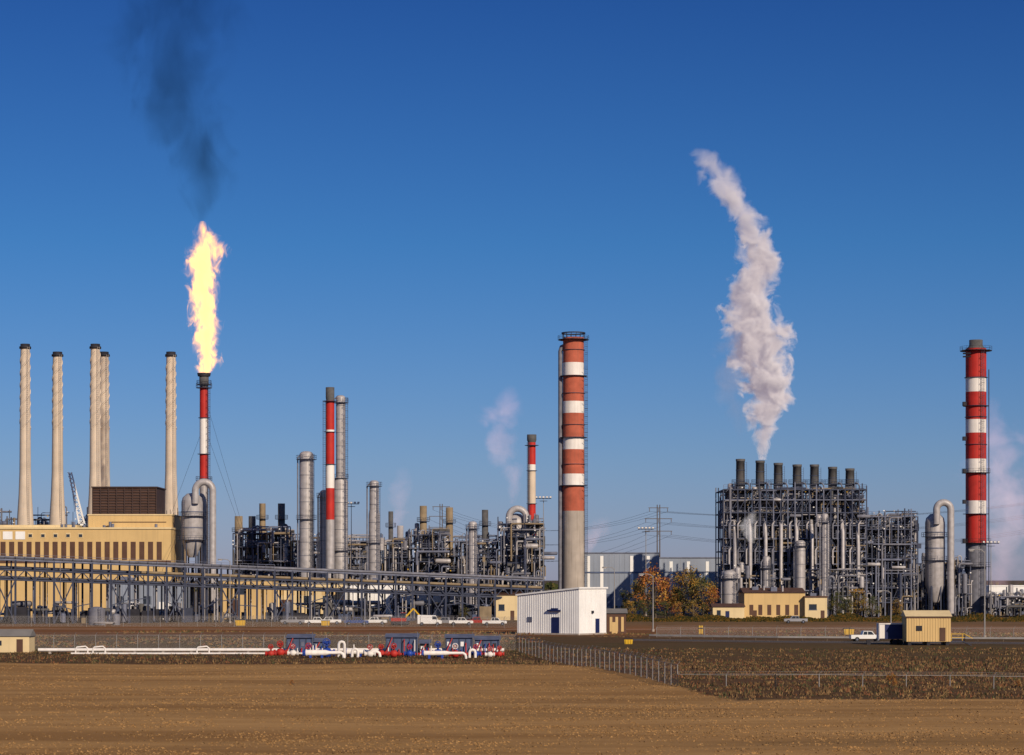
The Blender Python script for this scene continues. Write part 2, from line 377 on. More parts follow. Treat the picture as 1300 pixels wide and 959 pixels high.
def clutter(p,v,x0,x1,y0,y1,z0,z1,n,nv,rng=R):
    ms=[alum,alum,alumd,alumd,galvl,galvl,galv,heat,ochre]
    for i in range(n):
        mt=rng.choice(ms); r=rng.choice([.08,.1,.14,.14,.2,.2,.28,.38]); y=rng.uniform(y0-1,y1); x=rng.uniform(x0,x1); z=rng.uniform(z0,z1)
        L=rng.uniform(3,14); hgt=rng.uniform(2,12)
        if rng.random()<.5:
            xe=min(x1,x+L); p.tube([(x,y,max(.5,z-hgt)),(x,y,z-.5),(x+.15,y,z-.12),(x+.5,y,z),(xe,y,z)],r,mt,6)
        elif rng.random()<.7:
            p.tube([(x,y,max(.3,z-hgt)),(x,y,z)],r,mt,6)
        else:
            c=.4+r; p.tube([(x-c,y,max(.3,z-hgt))]+[(x-c*math.cos(a),y,z+c*math.sin(a)) for a in [math.pi*j/6 for j in range(7)]]+[(x+c,y,max(.3,z-hgt*.6))],r,mt,6)
    for i in range(nv):
        x=rng.uniform(x0,x1);y=rng.uniform(y0-1,y1);z=rng.uniform(z0,z1-3)
        q=rng.random()
        if q<.4: v.vessel(x,y,z,z+rng.uniform(2,6),rng.uniform(.35,.9),rng.choice([alum,alumd,alumd]),12)
        elif q<.65: v.hvessel(x,x+rng.uniform(2,5),y,z,rng.uniform(.35,.75),rng.choice([alum,alumd,galvl]),12)
        else: a=rng.uniform(.6,2.0); v.box(x,x+a,y,y+a,z,z+rng.uniform(.6,2.2),rng.choice([galv,heat,alumd,galvl,ochre,slateblue,tan]))
    for i in range(n//4): # small fittings and light fixtures
        x=rng.uniform(x0,x1);y=rng.uniform(y0-1,y0+2);z=rng.uniform(z0,z1); v.box(x,x+.35,y,y+.3,z,z+.3,rng.choice([whiteb,alum,alum,yellow if rng.random()<.3 else galvl]))
st=M();p=M();v=M();fx0,fx1=X(916,650),X(1096,650)
frame(st,fx0,fx1,644,668,[4,7.5,11,14.5,18,21.5,25,28.5,32,34.8],20,3,.3,.4,.75)
frame(st,fx1,X(1162,650),646,668,[4,8,12,16,20,24,27.5],8,3,.3,.45,.75)
v.box(fx0+2,fx1-1,654,664,9,27,heat)
clutter(p,v,fx0,fx1,645,660,4,35.5,750,150)
clutter(p,v,fx1,X(1162,650),646,664,3,29,300,60)
clutter(p,v,fx0,fx1,640,645,2,14,170,40)
for i in range(16):
    x=fx0+1.5+i*2.35
    for zz in(12,19,26): p.tube([(x,643.5,zz-4.5),(x,643.5,zz-.7),(x+.35,643.5,zz),(x+1.0,645,zz+.2)],.26,alum if (i+int(zz))%2 else alumd,8)
for i in range(9):
    x=fx0+3+i*4.2; p.tube([(x,643,1),(x,643,R.uniform(14,26)),(x,645,R.uniform(26,27))],.5,alum,10)
hs=M()
for px,e in((940,583),(965,585),(988,588),(1012,590),(1034,590),(1057,593),(1079,595)):
    x=X(px,655); hs.rev(x,655,[(1.25,25),(1.25,Z(615,655)),(1.2,Z(e,655)),(1.3,Z(e,655)),(1.3,Z(e,655)-.6)],heat,20)
    hs.rev(x,655,[(1.1,Z(e,655)-3),(1.1,Z(e,655)-.1)],dark,16)
    hs.rev(x,655,[(2.2,24),(2.2,29),(1.25,32)],heat,16)
    hs.ring(x,655,Z(615,655),1.25,2.4,galv); hs.ladder(x+1.3,653.6,30,Z(e+4,655),galv,False)
    for zz in (3,6): hs.rev(x,655,[(1.27,Z(e,655)-zz),(1.33,Z(e,655)-zz-.1),(1.27,Z(e,655)-zz-.2)],galv,16)
    p.tube([(x+2.2,652,26),(x+2.2,652,36),(x+1.8,652,36.8),(x+1.2,653,37)],.2,alumd,8)
finish('reformer_furnace_unit',(fx0,650,0),{'steel_frame':st,'pipework':p,'vessels':v,'heater_stacks':hs})

st=M();p=M();v=M();hs=M()
for a,b,top in((300,372,678),(372,470,688),(484,520,690),(520,572,680),(572,632,688),(632,690,666)):
    d=690; x0,x1=X(a,d),X(b,d); zt=Z(top,d); n=int(zt/3.6)
    frame(st,x0,x1,682,704,[zt*(i+1)/n for i in range(n)],max(2,int((x1-x0)/2.5)),3,.3,.4,.65)
    clutter(p,v,x0,x1,680,700,2,zt+2.0,int((x1-x0)*14),int((x1-x0)*2.5))
    v.box(x0+1,x1-1,694,702,3,zt*.7,heat)
for px,e,b,w,mt in((305,656,735,10,ochre),(322,656,735,9,heat),(335,640,700,8,ochre),(359,640,700,9,heat),(497,650,705,6,heat),(538,643,690,9,ochre),(571,645,690,9,ochre),(616,648,690,8,heat),(509,668,720,8,alum)):
    d=692;x=X(px,d);r=w*d/F/2; hs.rev(x,d-4,[(r,3),(r,Z(e,d)),(r*.8,Z(e,d)),(r*.8,Z(e,d)-2)],mt,16); hs.ring(x,d-4,Z(e+20,d),r,r+.8,galv)
finish('process_unit',(X(480,690),690,0),{'steel_frame':st,'pipework':p,'vessels':v,'heater_stacks':hs})

st=M();p=M();v=M()
for a,b,top,d in((1160,1228,716,670),(1252,1330,758,650),(1208,1232,712,655)):
    x0,x1=X(a,d),X(b,d); zt=Z(top,d); n=max(2,int(zt/4)); frame(st,x0,x1,d,d+14,[zt*(i+1)/n for i in range(n)],max(2,int((x1-x0)/2.8)),2,.3,.4,.4)
    clutter(p,v,x0,x1,d-2,d+10,1,zt+1,int((x1-x0)*10),int((x1-x0)*1.8))
finish('pump_unit',(X(1230,660),660,0),{'steel_frame':st,'pipework':p,'vessels':v})
st=M();p=M();v=M(); x0,x1=X(-40,730),X(112,730)
frame(st,x0,x1,730,745,[6,12,18,24,27],14,2,.35,.4,.5); clutter(p,v,x0,x1,729,742,15,33,140,30)
finish('process_unit',(X(30,730),730,0),{'steel_frame':st,'pipework':p,'vessels':v})
c=M(); a=Vector((X(104,720),720,Z(665,720)));b=Vector((X(89,720),720,Z(600,720)))
for dx,dy in((-.8,-.6),(.8,-.6),(.8,.6),(-.8,.6)): c.beam(a+Vector((dx,dy,0)),b+Vector((dx*.5,dy*.5,0)),.26,whiteb)
for i in range(12):
    p0=a.lerp(b,i/12);p1=a.lerp(b,(i+1)/12); c.beam(p0+Vector((-.7,-.5,0)),p1+Vector((.7,-.5,0)),.18,whiteb); c.beam(p0+Vector((.7,-.5,0)),p1+Vector((-.7,-.5,0)),.18,whiteb)
c.beam(b,b+Vector((1.4,0,-12)),.08,dark); cb=M(); cb.box(a.x-2,a.x+3,718,722,1,4,yellow); cb.box(a.x-3,a.x+3.5,717,723,0,1,dark); c.beam((a.x,720,3.5),a,1.0,whiteb)
finish('lattice_boom_crane',(a.x,720,0),{'boom':c,'base':cb})

# ------------------------------------------------------------ pipe rack
st=M();p=M();n=32
A=Vector((X(-30,545),545,0));B=Vector((X(690,605),605,0)); nrm=Vector((-(B-A).y,(B-A).x,0)).normalized()*9
def rh(u): return 15.2-5.2*u
for i in range(n+1):
    u=i/n; q=A.lerp(B,u); h=rh(u)
    for o in(Vector(),nrm): st.beam(q+o,q+o+Vector((0,0,h)),.42,galv)
    for dz in(0,-2.3,-4.6): st.beam(q+Vector((0,0,h+dz)),q+nrm+Vector((0,0,h+dz)),.35,galv)
    if i<n:
        q2=A.lerp(B,(i+1)/n);h2=rh((i+1)/n)
        for o in(Vector(),nrm):
            for dz in(0,-2.3,-4.6): st.beam(q+o+Vector((0,0,h+dz)),q2+o+Vector((0,0,h2+dz)),.34,galvl if dz==0 else galv)
        if i%3==1:
            st.beam(q,q2+Vector((0,0,h2-4.6)),.25,galv); st.beam(q2,q+Vector((0,0,h-4.6)),.25,galv)
        m_=q.lerp(q2,.5); hm=(h+h2)/2
        st.beam(q+Vector((0,0,h-4.6)),m_+Vector((0,0,hm-2.3)),.2,galv); st.beam(q2+Vector((0,0,h2-4.6)),m_+Vector((0,0,hm-2.3)),.2,galv)
        if R.random()<.5: st.beam(q+Vector((0,0,3+R.random()*3)),q2+Vector((0,0,3+R.random()*3)),.2,galv)
        if i<16: st.rail([q+Vector((0,0,h+.2)),q2+Vector((0,0,h2+.2))],galvl,1.1,.07)
for tier in(0,-2.3,-4.6):
    for j in range(9):
        if R.random()<.15: continue
        rr=R.choice([.14,.2,.26,.34]); o=nrm*(.08+.84*j/8); s0=0 if R.random()<.7 else R.random()*.4; s1=1 if R.random()<.7 else .5+R.random()*.4
        p.tube([A.lerp(B,s)+o+Vector((0,0,rh(s)+tier+.2+rr)) for s in(s0,s1)],rr,R.choice([alumd,alumd,galvl,galv,galv,ochre]),8)
for i in range(150):
    s=R.random(); o=nrm*R.random(); q=A.lerp(B,s)+o; zt=rh(s)-R.choice([0,2.3,4.6]); p.tube([q+Vector((0,0,.5)),q+Vector((0,0,zt))],R.choice([.1,.14,.2]),R.choice([alum,alumd,galvl,galv]),7)
finish('pipe_rack',A,{'steel_frame':st,'pipes':p})
pt=M();sk=M()
for i in range(190):
    s=R.random(); q=A.lerp(B,s)+nrm*R.uniform(-.1,2.4); k_=R.random()
    if k_<.25: pt.vessel(q.x,q.y,.3,R.uniform(2,5),R.uniform(.4,1.0),R.choice([alum,alumd,galvl,heat]),14)
    elif k_<.5:
        z=R.uniform(1,5); l=R.uniform(2,6); pt.hvessel(q.x,q.x+l,q.y,z,R.uniform(.3,.7),R.choice([alum,alumd,heat]),12)
        for xx in(q.x+.6,q.x+l-.6): sk.box(xx-.2,xx+.2,q.y-.4,q.y+.4,0,z,galv)
    else: sk.box(q.x,q.x+R.uniform(.6,3.5),q.y,q.y+1.5,0,R.uniform(.8,4),R.choice([galv,dark,slateblue,ochre,dark,dark]))
finish('pump_and_exchanger_row',A,{'vessels':pt,'supports':sk})
tk=M(); x=X(123,535); tk.vessel(x,535,0,4.2,1.9,alumd,20); tk.vessel(x+4.2,536,0,2.6,.9,alumd,16); tk.ladder(x+1,532.9,0,4,galv,False); tk.tube([(x,533,.6),(x,532,.6),(x+4,532,.6),(x+4,535.2,.6)],.2,alum,8)
finish('storage_tank',(x,535,0),tk)

# ------------------------------------------------------------ buildings
def building(name,x0,x1,y0,y1,h,wm,rm=roofg,wins=(),doors=(),stripes=None,slope=0,units=0,rib=None):
    W=M();Rf=M();Wn=M();D=M();T=M()
    W.box(x0,x1,y0,y1,0,h,wm)
    if slope:
        Rf.add([(x0-.3,y0-.3,h+.03),(x1+.3,y0-.3,h+.03),(x1+.3,y1+.3,h+.03),(x0-.3,y1+.3,h+.03),(x0-.3,(y0+y1)/2,h+slope),(x1+.3,(y0+y1)/2,h+slope)],[(0,1,5,4),(2,3,4,5),(0,4,3),(1,2,5)],rm)
    else: Rf.box(x0-.15,x1+.15,y0-.15,y1+.15,h+.01,h+.4,rm)
    for a,b,c,d in wins:
        Wn.box(x0+a,x0+b,y0-.03,y0+.1,c,d,glass); Wn.box(x0+a-.12,x0+b+.12,y0-.08,y0-.01,c-.15,c-.01,galvl)
    for a,b,d,m_ in doors: D.box(x0+a,x0+b,y0-.05,y0+.1,.02,d,m_)
    if stripes:
        w,gp,z0,z1,m_=stripes; x=x0+gp
        while x+w<x1: T.box(x,x+w,y0-.06,y0+.05,z0,z1,m_); x+=w+gp
    if rib:
        x=x0+rib
        while x<x1: T.box(x-.05,x+.05,y0-.09,y0+.02,.1,h-.05,wm); x+=rib
    U=M()
    for i in range(units):
        xx=R.uniform(x0+1,x1-3); yy=R.uniform(y0+1,y1-3); U.box(xx,xx+R.uniform(1,2),yy,yy+2,h+.4,h+R.uniform(1,2),galvl)
        U.cyl((xx+3,yy,h+.3),(xx+3,yy,h+1.8),.25,.25,alum,8)
    finish(name,(x0,y0,0),{'walls':W,'roof':Rf,'windows':Wn,'doors':D,'trim':T,'rooftop_units':U})
d=640; bx0,bx1=X(-70,d),X(217,d)
W=M();T=M();LV=M();Wn=M();Rf=M()
W.box(bx0,bx1,640,672,0,Z(672,d),tan); W.box(X(108,d),bx1-.5,645,671,Z(672,d),Z(654,d),tan); W.box(bx0,X(92,d),646,671,Z(672,d),Z(666,d),tan2)
Rf.box(bx0-.2,bx1+.2,639.7,672.2,Z(672,d)+.01,Z(672,d)+.5,tan2); Rf.box(X(108,d)-.2,bx1-.3,644.8,671.2,Z(654,d)+.01,Z(654,d)+.35,tan2)
x=bx0+1
while x<bx1-1.5: T.box(x,x+1.35,639.9,640.1,Z(711,d),Z(688,d),brown); x+=2.35
T.box(bx0,bx1,639.93,640.1,Z(712,d)-.7,Z(712,d),brown)
T.box(X(108,d)+6,bx1-2,644.9,645.1,Z(663,d),Z(662,d),brown)
x=X(-60,d)
while x<X(100,d):
    if x<X(22,d): Wn.box(x,x+2.6,639.9,640.1,Z(685,d),Z(675,d),whiteb)
    else: Wn.box(x,x+1.3,639.9,640.1,Z(683,d),Z(677,d),tan2); Wn.box(x+.2,x+1.1,639.82,639.95,Z(682,d),Z(678.5,d),glass)
    x+=3.4
Rv=M()
for i in range(9): xx=R.uniform(bx0+30,bx1-3); Rv.cyl((xx,643,Z(672,d)+.4),(xx,643,Z(672,d)+R.uniform(1,2.2)),.4,.4,galvl,10)
for i in range(5): xx=X(200,d)+i; Rv.beam((xx,650,Z(654,d)),(xx,650,Z(652,d)+R.random()*2),.12,dark)
lx0,lx1=X(111,d),X(193,d); LV.box(lx0,lx1,648,664,Z(654,d),Z(618,d),louver)
z=Z(652,d)
while z<Z(620,d): LV.box(lx0-.12,lx1+.12,647.75,648.02,z,z+.22,brown); z+=.75
for i in range(9):
    xx=lx0+(lx1-lx0)*i/8; LV.box(xx-.12,xx+.12,647.6,648.01,Z(654,d),Z(618,d),louver)
LV.box(lx0-.3,lx1+.3,647.4,664.3,Z(618,d)+.01,Z(616.5,d),louver)
finish('power_house_building',(bx0,640,0),{'walls':W,'roof':Rf,'striped_panels':T,'windows':Wn,'louvre_penthouse':LV,'roof_vents':Rv})
building('tan_workshop',X(283,618),X(345,618),618,636,Z(738,618),tan,roofg,[(3,6,6.5,8)],[(2,4.5,5,brown)],None,0,3)
building('tan_workshop',X(347,622),X(447,622),622,640,Z(742,622),tan2,roofg,[(8,10,4,6),(13,15,4,6)],[(2,5,5,brown),(17,18,2.4,navy)],(1.2,1.6,6.2,8.2,tan),0,3)
building('white_warehouse',X(436,612),X(520,612),612,630,Z(743,612),whiteb,roofg,[(4,6,4,5.5),(12,14,4,5.5)],[(1,3.5,4,slateblue),(8,10.5,4,slateblue)],None,0,3,.9)
building('white_warehouse',X(500,608),X(576,608),608,622,Z(752,608),whiteb,roofg,[(1,3,3,4.4),(5,7,3,4.4),(10,12,3,4.4)],[(8,9.3,2.6,navy)],None,0,2)
building('tan_office',X(628,600),X(662,600),600,612,Z(756,600),tan2,brown,[(1,2.5,2.5,4)],[(4,5,2.4,brown)],None,1.2)
building('slate_workshop',X(138,612),X(235,612),612,626,Z(740,612),greyb,roofg,[(2,4,4,6),(9,11,4,6)],[(5,8,4.5,whiteb),(13,16,4.5,whiteb)],None,0,2,.9)
W=M();T=M();Rf=M()
gx=[X(722,700),X(836,704),X(940,720)]
W.box(gx[0],gx[1],700,735,0,Z(703,700),greyb); W.box(gx[1]+.01,gx[2],706,735,0,Z(709,706),greyb)
Rf.box(gx[0]-.2,gx[1]+.2,699.8,735.2,Z(703,700)+.01,Z(703,700)+.35,galvl); Rf.box(gx[1]+.25,gx[2]+.2,705.8,735.2,Z(709,706)+.01,Z(709,706)+.35,galvl)
for a in(745,762,800,821): T.box(X(a,700),X(a+4,700),699.9,700.1,6,Z(706,700),whiteb)
for a in(850,872,896,915): T.box(X(a,706),X(a+4,706),705.9,706.1,6,Z(713,706),whiteb)
x=gx[0]
while x<gx[1]: T.box(x,x+.12,699.93,700.05,.1,Z(704,700),greyb); x+=1.5
T.box(gx[0],gx[1],699.85,700.12,Z(728,700),Z(726,700),slateblue); T.box(X(770,700),X(778,700),699.9,700.1,.1,6,slateblue)
finish('long_grey_warehouse',(gx[0],700,0),{'walls':W,'roof':Rf,'panels_and_doors':T})
building('tan_control_building',X(945,606),X(1022,606),606,622,Z(753,606),tan,brown,[],[(2,3.2,2.4,brown)],(1.0,1.3,Z(787,606)+1.2,Z(768,606),brown),1.3,3)
building('tan_control_building',X(1022,604),X(1050,604),604,616,Z(759,604),tan2,brown,[(1,3,2.6,4)],[(4,5,2.4,brown)],None,0,1)
building('white_warehouse',X(1256,720),X(1400,720),720,750,Z(745,720),whiteb,whiteb,[],[],None,0,0)
building('site_cabin',X(905,600),X(945,600),600,608,Z(771,600),tan2,brown,[(1,2,1.3,2.5)],[(3.2,4.2,2.3,navy)],None,.9)

def shed(name,corner,L1,L2,h1,h0,ang,wm,rm,parts):
    c=Vector(corner); u=Vector((-math.cos(ang),math.sin(ang),0)); w=Vector((math.sin(ang),math.cos(ang),0))
    a=c;b=c+u*L1;dd=c+w*L2;e=b+w*L2; z1=Vector((0,0,h1));z0=Vector((0,0,h0))
    W=M(); W.add([a,b,e,dd,a+z1,b+z0,e+z0,dd+z1],[(0,4,5,1),(1,5,6,2),(2,6,7,3),(3,7,4,0)],wm)
    Rf=M(); up=Vector((0,0,.05)); t_=Vector((0,0,.3)); ov=.25
    q=[a-u*ov-w*ov+z1+up,b+u*ov-w*ov+z0+up,e+u*ov+w*ov+z0+up,dd-u*ov+w*ov+z1+up]; Rf.add(q+[i+t_ for i in q],[(0,1,2,3),(4,7,6,5),(0,4,5,1),(1,5,6,2),(2,6,7,3),(3,7,4,0)],rm)
    T=M(); s=.5
    n1=-w; n2=-u
    while s<L1-.2:
        hh=h1+(h0-h1)*s/L1; T.beam(c+u*s+n1*.02+Vector((0,0,.1)),c+u*s+n1*.02+Vector((0,0,hh-.05)),.07,wm); s+=.5
    s=.5
    while s<L2-.2: T.beam(c+w*s+n2*.02+Vector((0,0,.1)),c+w*s+n2*.02+Vector((0,0,h1-.05)),.07,wm); s+=.5
    def panel(m,side,s0,s1,z0_,z1_,mt,pr=.1):
        ax,nn=(u,n1) if side==0 else (w,n2)
        p0=c+ax*s0;p1=c+ax*s1; vs=[p0+nn*pr,p1+nn*pr,p1-nn*.05,p0-nn*.05]
        m.add([v+Vector((0,0,z0_)) for v in vs]+[v+Vector((0,0,z1_)) for v in vs],[(0,1,2,3),(7,6,5,4),(0,4,5,1),(1,5,6,2),(2,6,7,3),(3,7,4,0)],mt)
    D=M()
    for pp in parts: panel(D,*pp)
    panel(T,0,0,L1,0.01,.3,greyconc,.14); panel(T,1,0.16,L2,0.01,.3,greyconc,.14)
    finish(name,c,{'walls':W,'roof':Rf,'ribs_and_plinth':T,'doors_and_sign':D})
shed('white_metal_shed',(X(735,440),440,0),14,9.4,Z(748,440),Z(757,448),math.radians(35),whiteb,whiteb,
 [(0,4.4,6.0,.32,3.3,navy,.16),(0,4.0,6.9,4.4,4.7,navy,.5),(0,4.7,6.1,4.7,5.0,navy,.3),(1,5.6,6.8,.32,3.0,navy,.16),(1,4.2,4.7,4.0,4.5,dark,.3),(0,10.5,11.6,2.4,3.3,galvl,.16)])
building('lean_to_shed',X(770,452),X(795,452),452,458,Z(779,452),brown,roofg,[],[(1,2.1,2.2,tan)],(.5,.6,.4,3.2,tan),.9)
d=372; cx0,cx1=X(1151,d),X(1207,d); zb=.6; zt=Z(783,d)
W=M();Rf=M();T=M();S=M()
W.box(cx0,cx1,d,d+4.5,zb,zt,tan); Rf.add([(cx0-.2,d-.25,zt+.02),(cx1+.2,d-.25,zt+.02),(cx1+.2,d+4.7,zt+.02),(cx0-.2,d+4.7,zt+.02),(cx0-.2,d+2.25,zt+.95),(cx1+.2,d+2.25,zt+.95)],[(0,1,5,4),(2,3,4,5),(0,4,3),(1,2,5)],tan2)
x=cx0+.35
while x<cx1: T.box(x,x+.09,d-.06,d+.02,zb,zt-.02,tan); x+=.42
T.box(cx0+5.2,cx0+6.1,d-.1,d+.02,zb+.1,zb+2.2,brown); T.box(cx0+1.5,cx0+2.4,d-.1,d+.02,zb+1.7,zb+2.5,dark); T.box(cx0-.02,cx1+.02,d-.08,d+.02,zt-.25,zt-.03,brown)
for xx in(cx0+.5,(cx0+cx1)/2,cx1-.5): S.box(xx-.25,xx+.25,d+.1,d+4.4,0,zb-.01,dark)
S.box(cx1+.02,cx1+2.2,d,d+2,zb,zb+.12,galv); S.rail([(cx1+.1,d,zb+.12),(cx1+2.2,d,zb+.12),(cx1+2.2,d+2,zb+.12)],yellow,1.1,.09)
for i in range(4): S.box(cx1+2.2+.3*i,cx1+2.5+.3*i,d+.3,d+1.7,zb-.15*(i+1),zb-.15*(i+1)+.08,galv)
S.beam((cx1+2.2,d+.2,zb+1.2),(cx1+3.5,d+.2,1.1),.09,yellow)
finish('yellow_equipment_cabin',(cx0,d,0),{'walls':W,'roof':Rf,'trim':T,'steps_and_skids':S})
d=340; W=M();Rf=M();T=M(); a,b=X(-20,d),X(37,d); W.box(a,b,d,d+4,-.5,2.2,tan2)
Rf.add([(a-.2,d-.2,2.22),(b+.2,d-.2,2.22),(b+.2,d+4.2,2.22),(a-.2,d+4.2,2.22),(a-.2,d+2,3.2),(b+.2,d+2,3.2)],[(0,1,5,4),(2,3,4,5),(0,4,3),(1,2,5)],roofg)
T.box(b-1.8,b-.9,d-.06,d+.02,-.3,1.8,brown); T.box(a+1.5,a+2.5,d-.06,d+.02,.9,1.6,glass); finish('small_hut',(a,d,0),{'walls':W,'roof':Rf,'door_and_window':T})

# ------------------------------------------------------------ metering station (foreground)
gz=-.45; d=332
pp=M()
pp.tube([(X(45,d),d+2,gz+.9),(X(330,d),d+2,gz+.9),(X(640,d),d+2,gz+.9)],.24,white,12)
pp.tube([(X(90,d),d,gz+.45),(X(420,d),d,gz+.45)],.14,white,10)
x=X(60,d)
while x<X(640,d): pp.box(x-.15,x+.15,d+1.7,d+2.3,gz-.3,gz+.64,greyconc); x+=4
for px in(96,118,250):
    xx=X(px,d); pp.tube([(xx,d,gz-.3),(xx,d,gz+1.1),(xx+.2,d,gz+1.35),(xx+1.4,d,gz+1.45),(xx+1.7,d,gz+1.2),(xx+1.7,d,gz-.3)],.11,white,8)
finish('white_pipeline',(X(45,d),d,0),pp)
def valve(px,d,s,body,hand,name='pipeline_valve'):
    x=X(px,d); b=M();w=M();z=gz+.55*s+.15
    b.tube([(x-.9*s,d,z),(x-.5*s,d,z),(x-.4*s,d,z),(x,d,z),(x+.4*s,d,z),(x+.5*s,d,z),(x+.9*s,d,z)],.3,body,14,[.28*s,.28*s,.5*s,.58*s,.5*s,.28*s,.28*s])
    for q in(-.9,-.75,.75,.9): b.cyl((x+q*s-.05,d,z),(x+q*s+.05,d,z),.42*s,.42*s,body,14)
    b.cyl((x,d,z),(x,d,z+1.0*s),.16*s,.13*s,body,10); b.box(x-.3*s,x+.3*s,d-.25*s,d+.25*s,z+1.0*s,z+1.35*s,body)
    w.cyl((x,d-.3*s,z+1.2*s),(x,d-.55*s,z+1.2*s),.05,.05,hand,6)
    rr=.42*s
    ring=[(x+rr*math.cos(a),d-.55*s,z+1.2*s+rr*math.sin(a)) for a in [math.pi*2*i/16 for i in range(17)]]; w.tube(ring,.05,hand,6)
    for a in(0,1.05,2.1): w.beam((x-rr*math.cos(a),d-.55*s,z+1.2*s-rr*math.sin(a)),(x+rr*math.cos(a),d-.55*s,z+1.2*s+rr*math.sin(a)),.05,hand)
    finish(name,(x,d,0),{'body':b,'handwheel':w})
for px,dd,s,m1,m2 in((344,327,.8,red,red),(356,329,1.0,red,red),(372,329,.8,white,red),(392,326,.9,bluep,red),(415,324,1.2,bluep,bluep),(470,326,.8,white,red),(484,328,.8,red,red),(500,325,.9,red,red),(520,327,.8,bluep,red),(556,326,1.0,bluep,bluep),(578,324,.9,red,white),(604,326,.8,bluep,red),(622,325,.7,white,red),(634,327,.7,red,red)):
    valve(px,dd,s,m1,m2)
def launcher(x0,x1,d,r,mt,nm='pig_launcher'):
    b=M();s=M(); z=gz+.5+r
    b.tube([(x0,d,z),(x0+.12,d,z),(x0+.15,d,z),(x0+(x1-x0)*.6,d,z),(x0+(x1-x0)*.72,d,z),(x1,d,z)],r,mt,16,[r*1.05,r*1.25,r,r,r*.6,r*.6])
    b.cyl((x0-.15,d,z),(x0,d,z),r*1.25,r*1.25,bluep,16); b.tube([(x1-.3,d,z),(x1+.3,d,z),(x1+.6,d,z-.2),(x1+.7,d,z-.6),(x1+.7,d,-.9)],r*.6,mt,12)
    b.cyl((x0+1,d,z),(x0+1,d,z+1.0),.1,.1,mt,8)
    for q in(.15,.5): xx=x0+(x1-x0)*q; s.box(xx-.15,xx+.15,d-.4,d+.4,gz-.3,z-r*.8,bluep)
    finish(nm,(x0,d,0),{'barrel':b,'supports':s})
launcher(X(388,321),X(430,321),321,.4,white); launcher(X(440,327),X(476,327),327,.36,white); launcher(X(538,322),X(585,322),322,.32,white)
lp=M()
for px,hh in((430,2.3),(447,1.3),(596,1.2)):
    xx=X(px,325); lp.tube([(xx,325,gz-.3),(xx,325,gz+hh-.4),(xx+.12,325,gz+hh-.1),(xx+.4,325,gz+hh),(xx+.7,325,gz+hh-.1),(xx+.8,325,gz+hh-.4),(xx+.8,325,gz-.3)],.2,white,12)
finish('riser_pipe',(X(430,325),325,0),lp)
def skid(px0,px1,d,h,mt):
    x0,x1=X(px0,d),X(px1,d); b=M();f=M();l=M()
    b.box(x0,x1,d,d+3,gz+.55,gz+h,mt)
    n=max(2,int((x1-x0)/.9))
    for i in range(n+1): xx=x0+(x1-x0)*i/n; b.box(xx-.06,xx+.06,d-.08,d+.03,gz+.36,gz+h-.02,galv)
    for i in range(n):
        if i%2==0: xx=x0+(x1-x0)*(i+.2)/n; b.box(xx,xx+.45,d-.06,d+.02,gz+h*.55,gz+h*.8,R.choice([galvl,dark,whiteb]))
    b.add([(x0-.2,d-.3,gz+h+.02),(x1+.2,d-.3,gz+h+.02),(x1+.2,d+3.2,gz+h+.5),(x0-.2,d+3.2,gz+h+.5)],[(0,1,2,3)],galvl)
    f.box(x0-.3,x1+.3,d-.15,d+3.1,gz-.1,gz+.53,red)
    for i in range(6): xx=x0+(i+.5)*(x1-x0)/6; hh=R.uniform(.8,h-.3); l.tube([(xx,d-.6,gz),(xx,d-.6,gz+hh-.2),(xx,d-.3,gz+hh),(xx,d+.1,gz+hh)],.08,R.choice([white,red,bluep,white]),7)
    l.beam((x0-.2,d-.7,gz),(x0+.9,d-.4,gz+h),.12,red); l.cyl((x1,d-.4,gz),(x1,d-.4,gz+h+.8),.06,.05,galvl,6)
    finish('metering_skid',(x0,d,0),{'enclosure':b,'base_frame':f,'instrument_lines':l})
skid(364,397,333,2.6,slateblue); skid(398,412,334,2.0,slateblue); skid(490,530,332,2.7,slateblue); skid(533,545,333,1.8,dark); skid(566,600,333,2.6,slateblue); skid(603,634,334,2.3,slateblue)

# ------------------------------------------------------------ fences
def link_mat():
    m,nt,N,L=nodes('chain_link'); out=N.new('ShaderNodeOutputMaterial'); b=N.new('ShaderNodeBsdfPrincipled'); b.inputs['Base Color'].default_value=(.34,.32,.31,1); b.inputs['Metallic'].default_value=.1; b.inputs['Roughness'].default_value=.6
    tr=N.new('ShaderNodeBsdfTransparent'); mx=N.new('ShaderNodeMixShader'); tc=N.new('ShaderNodeTexCoord'); s=N.new('ShaderNodeSeparateXYZ'); L.new(tc.outputs['UV'],s.inputs[0])
    def ma(op,a,b_):
        n=N.new('ShaderNodeMath'); n.operation=op
        for i,q in enumerate((a,b_)):
            if isinstance(q,(int,float)): n.inputs[i].default_value=q
            else: L.new(q,n.inputs[i])
        return n.outputs[0]
    u,v=s.outputs[0],s.outputs[1]
    a=ma('LESS_THAN',ma('FRACT',ma('MULTIPLY',ma('ADD',u,v),9.0),0),.09); c=ma('LESS_THAN',ma('FRACT',ma('MULTIPLY',ma('SUBTRACT',u,v),9.0),0),.09)
    L.new(ma('MAXIMUM',a,c),mx.inputs[0]); L.new(tr.outputs[0],mx.inputs[1]); L.new(b.outputs[0],mx.inputs[2]); L.new(mx.outputs[0],out.inputs[0]); return m
LK=link_mat()
